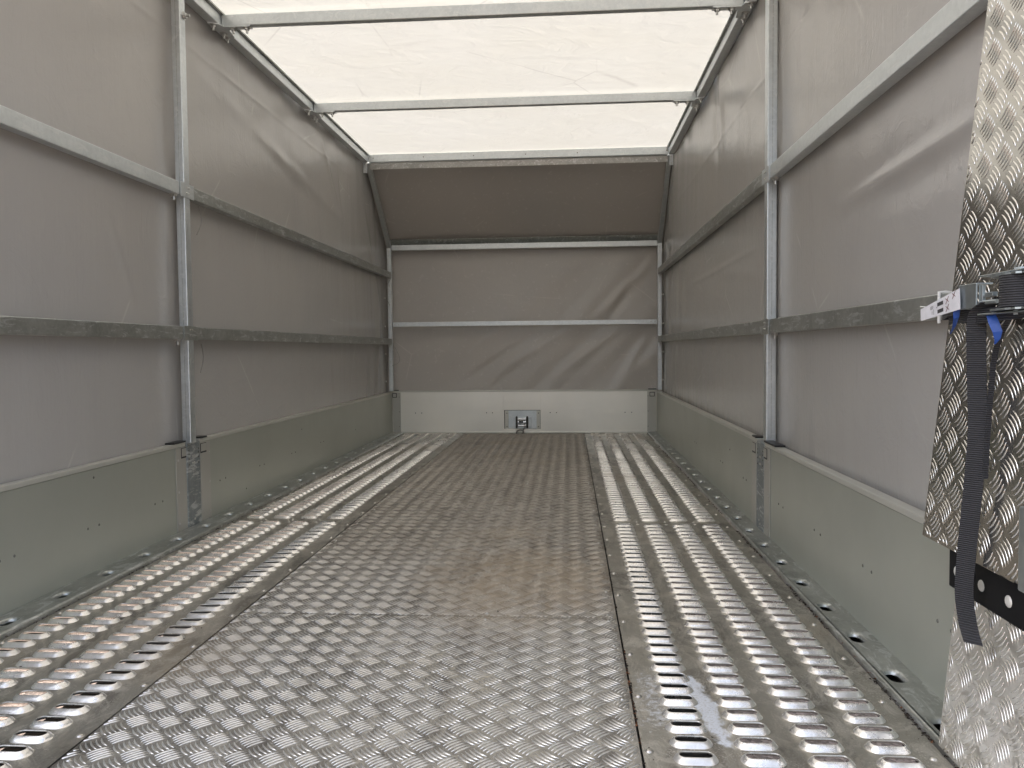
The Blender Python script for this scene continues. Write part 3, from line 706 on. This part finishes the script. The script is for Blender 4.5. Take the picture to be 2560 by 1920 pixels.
def side_fn(side, creases):
    def fn(u, v):
        z = .255+v*(1.944-.255)
        y = Y0+(ymax(z)-Y0)*(1-(1-u)**1.0)
        n = noise.noise(Vector((y*1.1, z*1.4, side*7)))*.007
        n += noise.noise(Vector((y*3.1+z*1.5, z*2.2-y*.5, side*3+5)))*.0026
        n += noise.noise(Vector((y*9, z*1.2, side*9)))*.0012
        # loose vertical folds towards the front corner and the hem
        q = max(0, (y-3.6)/2.3); hem = max(0, 1-(z-.3)/.55)
        n += (noise.noise(Vector((y*7.5+z*1.2, z*.6, 11+side)))*.012)*q*q
        n += (noise.noise(Vector((y*13, z*.5, 31+side)))*.008)*hem*(.25+q)
        top = max(0, (z-1.45)/.5)
        n += noise.noise(Vector((y*6, z*3, 51+side)))*.006*top
        n += noise.noise(Vector((y*19, z*1.6, 71+side)))*.0016*q
        n += noise.noise(Vector((y*8+z*5, z*9-y*2, 81+side)))*.0022*top*(.4+q)
        for a, b, wd, am in creases: n += crease(y, z, a, b, wd, am*(1+.7*noise.noise(Vector((y*6, z*2, 91)))))
        return ((XL-.031 if side < 0 else XR+.042)+(-side)*n, y, z)
    return fn
# creases seen in the photograph, in (y, z) on each side
crL = [((1.9, 1.755), (5.0, 1.745), .010, .0022), ((2.80, 1.70), (5.1, 1.40), .035, .005), ((3.6, 1.60), (4.9, 1.22), .10, -.007), ((2.45, .75), (2.30, 1.05), .012, .004), ((4.4, 1.85), (4.7, 1.5), .03, .007), ((4.75, 1.8), (4.8, 1.5), .03, -.008),
       ((5.3, 1.6), (5.75, .9), .04, .010), ((5.72, .95), (5.6, .3), .03, .009)]
crR = [((1.15, 1.022), (2.15, .992), .020, .008), ((1.15, .985), (2.3, .96), .055, -.007), ((.9, 1.60), (5.4, 1.56), .009, .0016), ((2.7, 1.0), (4.6, .99), .012, .0014), ((3.7, 1.9), (3.6, 1.5), .035, .011), ((3.9, 1.85), (3.75, 1.45), .05, -.008),
       ((2.8, .88), (3.7, .98), .03, .003), ((5.65, 1.1), (5.35, .35), .04, .009), ((1.3, 1.6), (2.6, 1.75), .05, .006)]
for side, cr, lb, mt in ((-1, crL, 'grey tarpaulin wall along the left side, softly creased', 'tarp'), (1, crR, 'grey tarpaulin wall along the right side with glossy streaks and a long diagonal crease', 'tarp')):
    mb = grid_mesh('t', side_fn(side, cr), 330, 220, mt)
    o = part('side_tarp', mb, mt, org=(XL if side < 0 else XR, 3.4, .3)); tag(o, lb, 'tarpaulin', 'tarpaulin side walls')
    for z in (1.028, .816, .607, .401):
        xx = -1.390 if side < 0 else .6845
        cl = MB(); s_ = -side
        cl.box(xx-.010, xx-.004, 5.885, 5.897, z-.006, z+.006, .001).box(xx+.004, xx+.010, 5.885, 5.897, z-.006, z+.006, .001).tube([(xx-.006, 5.891, z-.003), (xx+.006, 5.891, z+.002)], .002, 6)
        part('clip', cl, 'white', o)
def front_fn(u, v):
    x = XL-.05+u*(2.0+.11); L1 = 1.42-.28; L2 = math.hypot(.665, .525); s = v*(L1+L2)
    if s < L1: y, z = YB+.026, .28+s; ny, nz = -1, 0; lo = 1
    else: t = (s-L1)/L2; y, z = YB+.026-.665*t-0*t, 1.42+.525*t; ny, nz = -.62, -.78; lo = .25
    # smooth the bend
    d = 0
    p = (x+1.353)/2.0
    diag = (x*.72-z*.72); al = (x*.7+z*.7)
    if lo == 1:
        tens = min(1, max(0, (1.42-z)/1.1))
        d += noise.noise(Vector((diag*2*0+ (x-z)*4.2, al*.9, 3)))*.011*(.35+tens)
        d += noise.noise(Vector(((x-z)*9, al*1.2, 13)))*.0045*tens
        d += crease(x, z, (.63, 1.30), (.20, .86), .035, .016)+crease(x, z, (.55, 1.28), (.30, .84), .03, -.010)
        d += crease(x, z, (-.55, .80), (-.95, .48), .04, .012)+crease(x, z, (-.05, .78), (-.55, .45), .04, .011)
        d += crease(x, z, (.40, .80), (-.15, .40), .035, .010)+crease(x, z, (.60, .75), (.35, .36), .035, .010)
        d += crease(x, z, (-.3, .72), (-.85, .36), .03, -.008)
    d += noise.noise(Vector((x*1.3, s*1.4, 23)))*.006*(lo*.5+.5)
    return (x, y+ny*(d+.001), z+nz*(d+.001) if lo < 1 else z)
mb = grid_mesh('t', front_fn, 160, 140, 'tarp_front')
o = part('front_tarp', mb, 'tarp_front', org=(-.353, YB, .3)); tag(o, 'brownish grey front tarpaulin with diagonal folds, sloping back under the roof', 'tarpaulin')
def roof_fn(u, v):
    x = XL-.034+u*(2.0+.072); y = Y0+v*(5.315-Y0)
    n = noise.noise(Vector((x*1.6, y*1.2, 5)))*.006+noise.noise(Vector((x*4+y, y*3, 15)))*.002
    for a, b, wd, am in (((-1.2, 3.6), (.1, 3.45), .02, .004), ((-.4, 3.9), (.3, 3.3), .02, .004), ((-1.0, 4.3), (-.2, 4.9), .02, .004), ((.1, 4.35), (.6, 4.95), .02, -.004), ((-.9, 4.85), (.2, 4.75), .015, .003), ((.4, 3.2), (.2, 4.1), .015, .003)):
        n += crease(x, y, a, b, wd, am)
    return (x, y, 1.9455+abs(n)*.0+n*.6+.004)
mb = grid_mesh('t', roof_fn, 110, 200, 'roof')
o = part('roof_tarp', mb, 'roof', org=(-.353, 3.1, 1.945)); tag(o, 'cream translucent roof tarpaulin glowing with daylight', 'tarpaulin')

# loose retaining cords at the front corner post
def cord(pts, lb):
    o = part('cord', MB().tube(pts, .0018, 6), 'cable', org=pts[0]); tag(o, lb, 'cord', 'thin cords on the left frame')
def arc(p0, p1, sag, n=12):
    a, b = Vector(p0), Vector(p1); s = Vector(sag)
    return [tuple(a.lerp(b, t/n)+s*math.sin(math.pi*t/n)) for t in range(n+1)]
cord(arc((-1.345, 5.892, 1.165), (-1.345, 5.892, .97), (-.03, -.004, 0)), 'short looped cord under the upper rail at the front left corner')
cord(arc((-1.318, 5.890, .665), (-1.335, 5.890, .52), (.05, -.004, -.03)), 'short looped cord under the lower rail at the front left corner')
cord(arc((-1.34, 2.805, 1.165), (-1.345, 2.80, 1.06), (0, .03, 0)), 'pale looped cord hanging by the left upright post under the upper rail')
cord(arc((-1.34, 2.800, .665), (-1.345, 2.80, .56), (0, .02, 0)), 'small cord and clip hanging by the left upright post under the lower rail')

# ------------------------------------------------------------------ folded checker-plate ramp at the right
rp = thing('loading_ramp', (.6, 1.15, 0), 'folded checker plate loading ramp standing at the right with a strap round it', 'ramp')
tilt = math.tan(R(4.0))
def plate_part(name, poly, xb, tl, z0, mat, ox, oy, th=.004, **kw):
    """poly in (y, z); plane x = xb + tl*(z-z0), raised bars towards -x"""
    def to3(y, z, h): return (xb+tl*(z-z0)-h, y, z)
    mb = MB(); n = len(poly)
    mb.add([to3(y, z, 0) for y, z in poly]+[to3(y, z, -th) for y, z in poly], [tuple(range(n)), tuple(range(n, 2*n))[::-1]]+[(i, i+n, (i+1) % n+n, (i+1) % n) for i in range(n)])
    def inside(y, z):
        s = None
        for i in range(n):
            (a, b), (c, d) = poly[i], poly[(i+1) % n]; cr = (c-a)*(z-b)-(d-b)*(y-a)
            if s is None: s = cr > 0
            elif (cr > 0) != s: return False
        return True
    m2 = MB(); ys = [q[0] for q in poly]; zs = [q[1] for q in poly]
    bars(m2, min(ys), max(ys), min(zs), max(zs), inside, to3, ox=ox, oy=oy, **kw)
    m2.fixn = True
    n0 = len(mb.f); mb.add(m2.v, m2.f, True); mb.m1 = set(range(n0, len(mb.f))); mb.mat2 = 'ramp_bar'
    mb.fixn = True
    return part(name, mb, mat, rp)
BK = dict(wd=.0032, h=.0013, L=.0345, step=.0075)
plate_part('upper_leaf', [(1.352, .318), (1.08, .318), (1.08, 1.42), (1.268, 1.42)], .585, tilt, .32, 'ramp', 1.20, .40, **BK)
plate_part('outer_leaf', [(1.154, .326), (.93, .326), (.93, .70), (1.148, .70)], .572, tilt*.6, .32, 'ramp', 1.055, .385, **BK)
plate_part('lower_leaf', [(1.262, .006), (.93, .006), (.93, .275), (1.258, .275)], .598, math.tan(R(5)), .275, 'ramp_low', 1.18, .11, **BK)
bpz = part('hinge_plate', MB().box(.589, .596, .93, 1.268, .258, .345, .006), 'black_steel', rp)
for yy in (1.242, 1.170, 1.099, 1.028): place('bolt', 'wbolt-x', (.589, yy, .287), bpz)
part('edge_strip', MB().box(.564, .572, 1.012, 1.034, .322, .430, .003), 'ratchet', rp)

# ratchet strap round the folded ramp
rs = thing('ratchet_strap', (.56, 1.15, .70), 'black webbing ratchet strap with a zinc ratchet, its loose end hanging down the ramp', 'ratchet strap')
part('handle', MB().box(.548, .5505, 1.160, 1.209, .683, .717, .001).box(.5505, .570, 1.160, 1.209, .7150, .717, .0005).box(.5505, .570, 1.160, 1.209, .683, .685, .0005), 'ratchet', rs)
part('handle_grip', MB().box(.553, .560, 1.128, 1.158, .697, .703, .001).box(.551, .556, 1.150, 1.1595, .687, .714, .001).tube([(.556, 1.122, .690), (.553, 1.13, .690), (.553, 1.155, .690)], .003, 8), 'ratchet', rs)
for zz in (.6775, .7205):
    teeth = []
    for k in range(36):
        rr = .044 if k % 2 else .040; a = 2*math.pi*k/36; teeth.append((.562+rr*.62*math.cos(a), 1.075+rr*1.25*math.sin(a)))
    part('ratchet_wheel', MB().prism(teeth, 'z', zz-.0012, zz+.0012), 'ratchet', rs)
    part('side_frame', MB().box(.545, .575, 1.010, 1.150, zz+(.0028 if zz > .7 else -.0048), zz+(.0048 if zz > .7 else -.0028), .0008), 'ratchet', rs)
    part('axle_nut', MB().tube([(.560, 1.078, zz-.007), (.560, 1.078, zz+.009)], .007, 6, smooth=False).tube([(.560, 1.055, zz-.006), (.560, 1.055, zz+.007)], .0035, 8), 'ratchet', rs)
part('spool', MB().cyl((.560, 1.070, .680), (.560, 1.070, .719), .026, 24), 'web', rs)
def ab(pts): return [(x, y+.045, z) for x, y, z in pts]      # the whole strap set is moved 45 mm back at the end
part('webbing_round_ramp', MB().ribbon(ab([(.556, 1.16, .697), (.574, 1.25, .690), (.597, 1.318, .688), (.605, 1.331, .688), (.617, 1.333, .689), (.623, 1.322, .69)]), (0, 0, 1), .028), 'web', rs)
part('webbing_round_ramp', MB().ribbon(ab([(.578, 1.255, .674), (.566, 1.20, .674), (.555, 1.12, .672), (.557, 1.00, .676), (.562, .92, .680)]), (0, 0, 1), .019), 'web', rs)
tail = ab([(.556, 1.09, .690), (.555, 1.118, .680), (.557, 1.130, .664), (.558, 1.132, .628), (.558, 1.129, .58), (.558, 1.125, .514), (.558, 1.135, .433), (.558, 1.145, .37), (.558, 1.151, .329), (.558, 1.155, .282), (.558, 1.144, .242), (.556, 1.123, .219)])
def spl(P, k=4):
    out = []
    for i in range(len(P)-1):
        a, b, c, d = (Vector(P[max(i-1, 0)]), Vector(P[i]), Vector(P[i+1]), Vector(P[min(i+2, len(P)-1)]))
        for t in range(k):
            t /= k; out.append(.5*((2*b)+(c-a)*t+(2*a-5*b+4*c-d)*t*t+(-a+3*b-3*c+d)*t**3))
    out.append(Vector(P[-1])); return out
tl = spl(tail); wd = [Vector((.72, -.69, .0))]*len(tl)
part('loose_end', MB().ribbon(tl, wd, .0245, .0016), 'web', rs)
tl2 = spl(ab([(.562, 1.05, .672), (.564, 1.075, .655), (.566, 1.10, .62), (.567, 1.110, .57), (.567, 1.118, .50), (.567, 1.121, .45)]))
part('loose_end', MB().ribbon(tl2, Vector((.9, -.2, .1)), .007, .0014), 'web', rs)
# paper tag with its printed pictograms
# the tag faces the camera side, so it spans x a little as well as y
T0 = Vector((.556, 1.301+.045, .681)); T1 = Vector((.545, 1.152+.045, .698)); ax = (T1-T0); Ln = ax.length; ax.normalize(); up_ = Vector((0.0, .0, 1)); up_ = (up_-ax*up_.dot(ax)).normalized(); nrm = up_.cross(ax).normalized()
if nrm.x > 0: nrm = -nrm
def on_tag(u, v, h=0): return T0+ax*u*Ln+up_*(v*.0185)+nrm*h
def tag_quad(mb, u0, u1, v0, v1, h=.0006, rot=0):
    mb.add([on_tag(u0, v0, h), on_tag(u1, v0, h), on_tag(u1, v1, h), on_tag(u0, v1, h)], [(0, 1, 2, 3)])
mb = MB(); V = [on_tag(0, -.5, h) for h in (0, .0004)]
mb.add([on_tag(0, -.5, 0), on_tag(1, -.8, 0), on_tag(1, .8, 0), on_tag(0, .5, 0), on_tag(0, -.5, .0004), on_tag(1, -.8, .0004), on_tag(1, .8, .0004), on_tag(0, .5, .0004)],
       [(3, 2, 1, 0), (4, 5, 6, 7), (0, 1, 5, 4), (1, 2, 6, 5), (2, 3, 7, 6), (3, 0, 4, 7)])
tgp = part('paper_tag', mb, 'tag', rs)
mb = MB(); mb.fixn = False
for k in range(4): tag_quad(mb, .27+.0*k, .36-.02*(k % 2), .30-.07*k, .325-.07*k)
tag_quad(mb, .36, .368, -.42, .02); tag_quad(mb, .335, .34, -.38, -.1); tag_quad(mb, .31, .314, -.34, -.1)
tag_quad(mb, .46, .61, .12, .42); tag_quad(mb, .46, .61, -.45, -.15); tag_quad(mb, .44, .455, .02, .12)
part('printed_pictograms', mb, 'ink', tgp)
mb = MB(); mb.fixn = False
for cu, cv in ((.71, .30), (.71, -.32), (.87, .48)):
    for s in (1, -1):
        mb.add([on_tag(cu-.045, cv-s*.22-.05, .0007), on_tag(cu-.03, cv-s*.22-.05, .0007), on_tag(cu+.045, cv+s*.22+.05, .0007), on_tag(cu+.03, cv+s*.22+.05, .0007)], [(0, 1, 2, 3)])
part('printed_crosses', mb, 'red_ink', tgp)
part('blue_ribbon', MB().ribbon([Vector((.552, 1.206, .706)), Vector((.551, 1.219, .688)), Vector((.552, 1.222, .672)), Vector((.556, 1.237, .660)), Vector((.560, 1.256, .650))], Vector((.5, -.8, .3)), [.012, .012, .009, .006, .002], .0008), 'blue', rs)
part('blue_ribbon', MB().ribbon([Vector((.552, 1.128, .672)), Vector((.551, 1.118, .660)), Vector((.551, 1.110, .650)), Vector((.552, 1.112, .640)), Vector((.552, 1.118, .634))], Vector((.6, -.75, .1)), [.012, .013, .012, .007, .002], .0008), 'blue', rs)
rs.location.y -= .045
# white tie round the lower right rail
o = part('cable_tie', MB().tube([(.6485, 1.445, .672), (.6475, 1.444, .70), (.6485, 1.446, .7265), (.66, 1.447, .7265), (.684, 1.447, .724)], .003, 6).tube([(.6465, 1.440, .705), (.640, 1.46, .700), (.640, 1.50, .704)], .0014, 6), 'white', org=(.648, 1.445, .70))
tag(o, 'thin white plastic tie round the lower right rail beside the paper tag', 'cable tie')

# ------------------------------------------------------------------ dirt crumbs in the seams and on the floor
def crumbs(mb, pts, smin, smax):
    for x, y, z in pts:
        s = random.uniform(smin, smax); V = [(x+random.uniform(-s, s), y+random.uniform(-s, s)*1.4, z+random.uniform(0, s)*.8) for _ in range(5)]
        mb.add(V, [(0, 1, 2), (0, 2, 3), (0, 3, 4), (1, 2, 4), (0, 1, 4), (2, 3, 4)])
def cl(y): return noise.noise(Vector((y*3.3, 1, 1))) > -.05
mb = MB(); pts = []
for k in range(1500):
    y = random.uniform(1.1, 5.9)
    if cl(y): pts.append((.5735+random.gauss(0, .0025), y, .0005))
for k in range(450):
    y = random.uniform(1.1, 5.9)
    if cl(y+9): pts.append((-1.260+abs(random.gauss(0, .0025)), y, .0005))
for k in range(260):
    y = random.uniform(1.1, 3.0)
    if cl(y*2+4): pts.append((.1095+random.gauss(0, .0007), y, .0002))
crumbs(mb, pts, .0012, .0042); o = part('dirt_crumbs', mb, 'rubber'); o['kind'] = 'stuff'; o['label'] = 'dark crumbs of dirt caught in the floor seams'; o['category'] = 'dirt'
mb = MB(); pts = []
for k in range(170):
    pts.append((random.uniform(-1.2, .56), 1.15+4*random.random()**1.8, .0018))
crumbs(mb, pts, .0008, .0030); o = part('floor_specks', mb, 'rubber'); o['kind'] = 'stuff'; o['label'] = 'small dark specks scattered on the floor'; o['category'] = 'dirt'
mb = MB(); pts = [(.1095+random.gauss(0, .001), random.uniform(1.25, 1.65), .0004) for _ in range(50)]+[(.5735+random.gauss(0, .002), random.uniform(1.1, 3), .002) for _ in range(60)]
crumbs(mb, pts, .001, .003); o = part('rust_flakes', mb, 'rust'); o['kind'] = 'stuff'; o['label'] = 'rusty brown flakes along the right floor seams'; o['category'] = 'dirt'
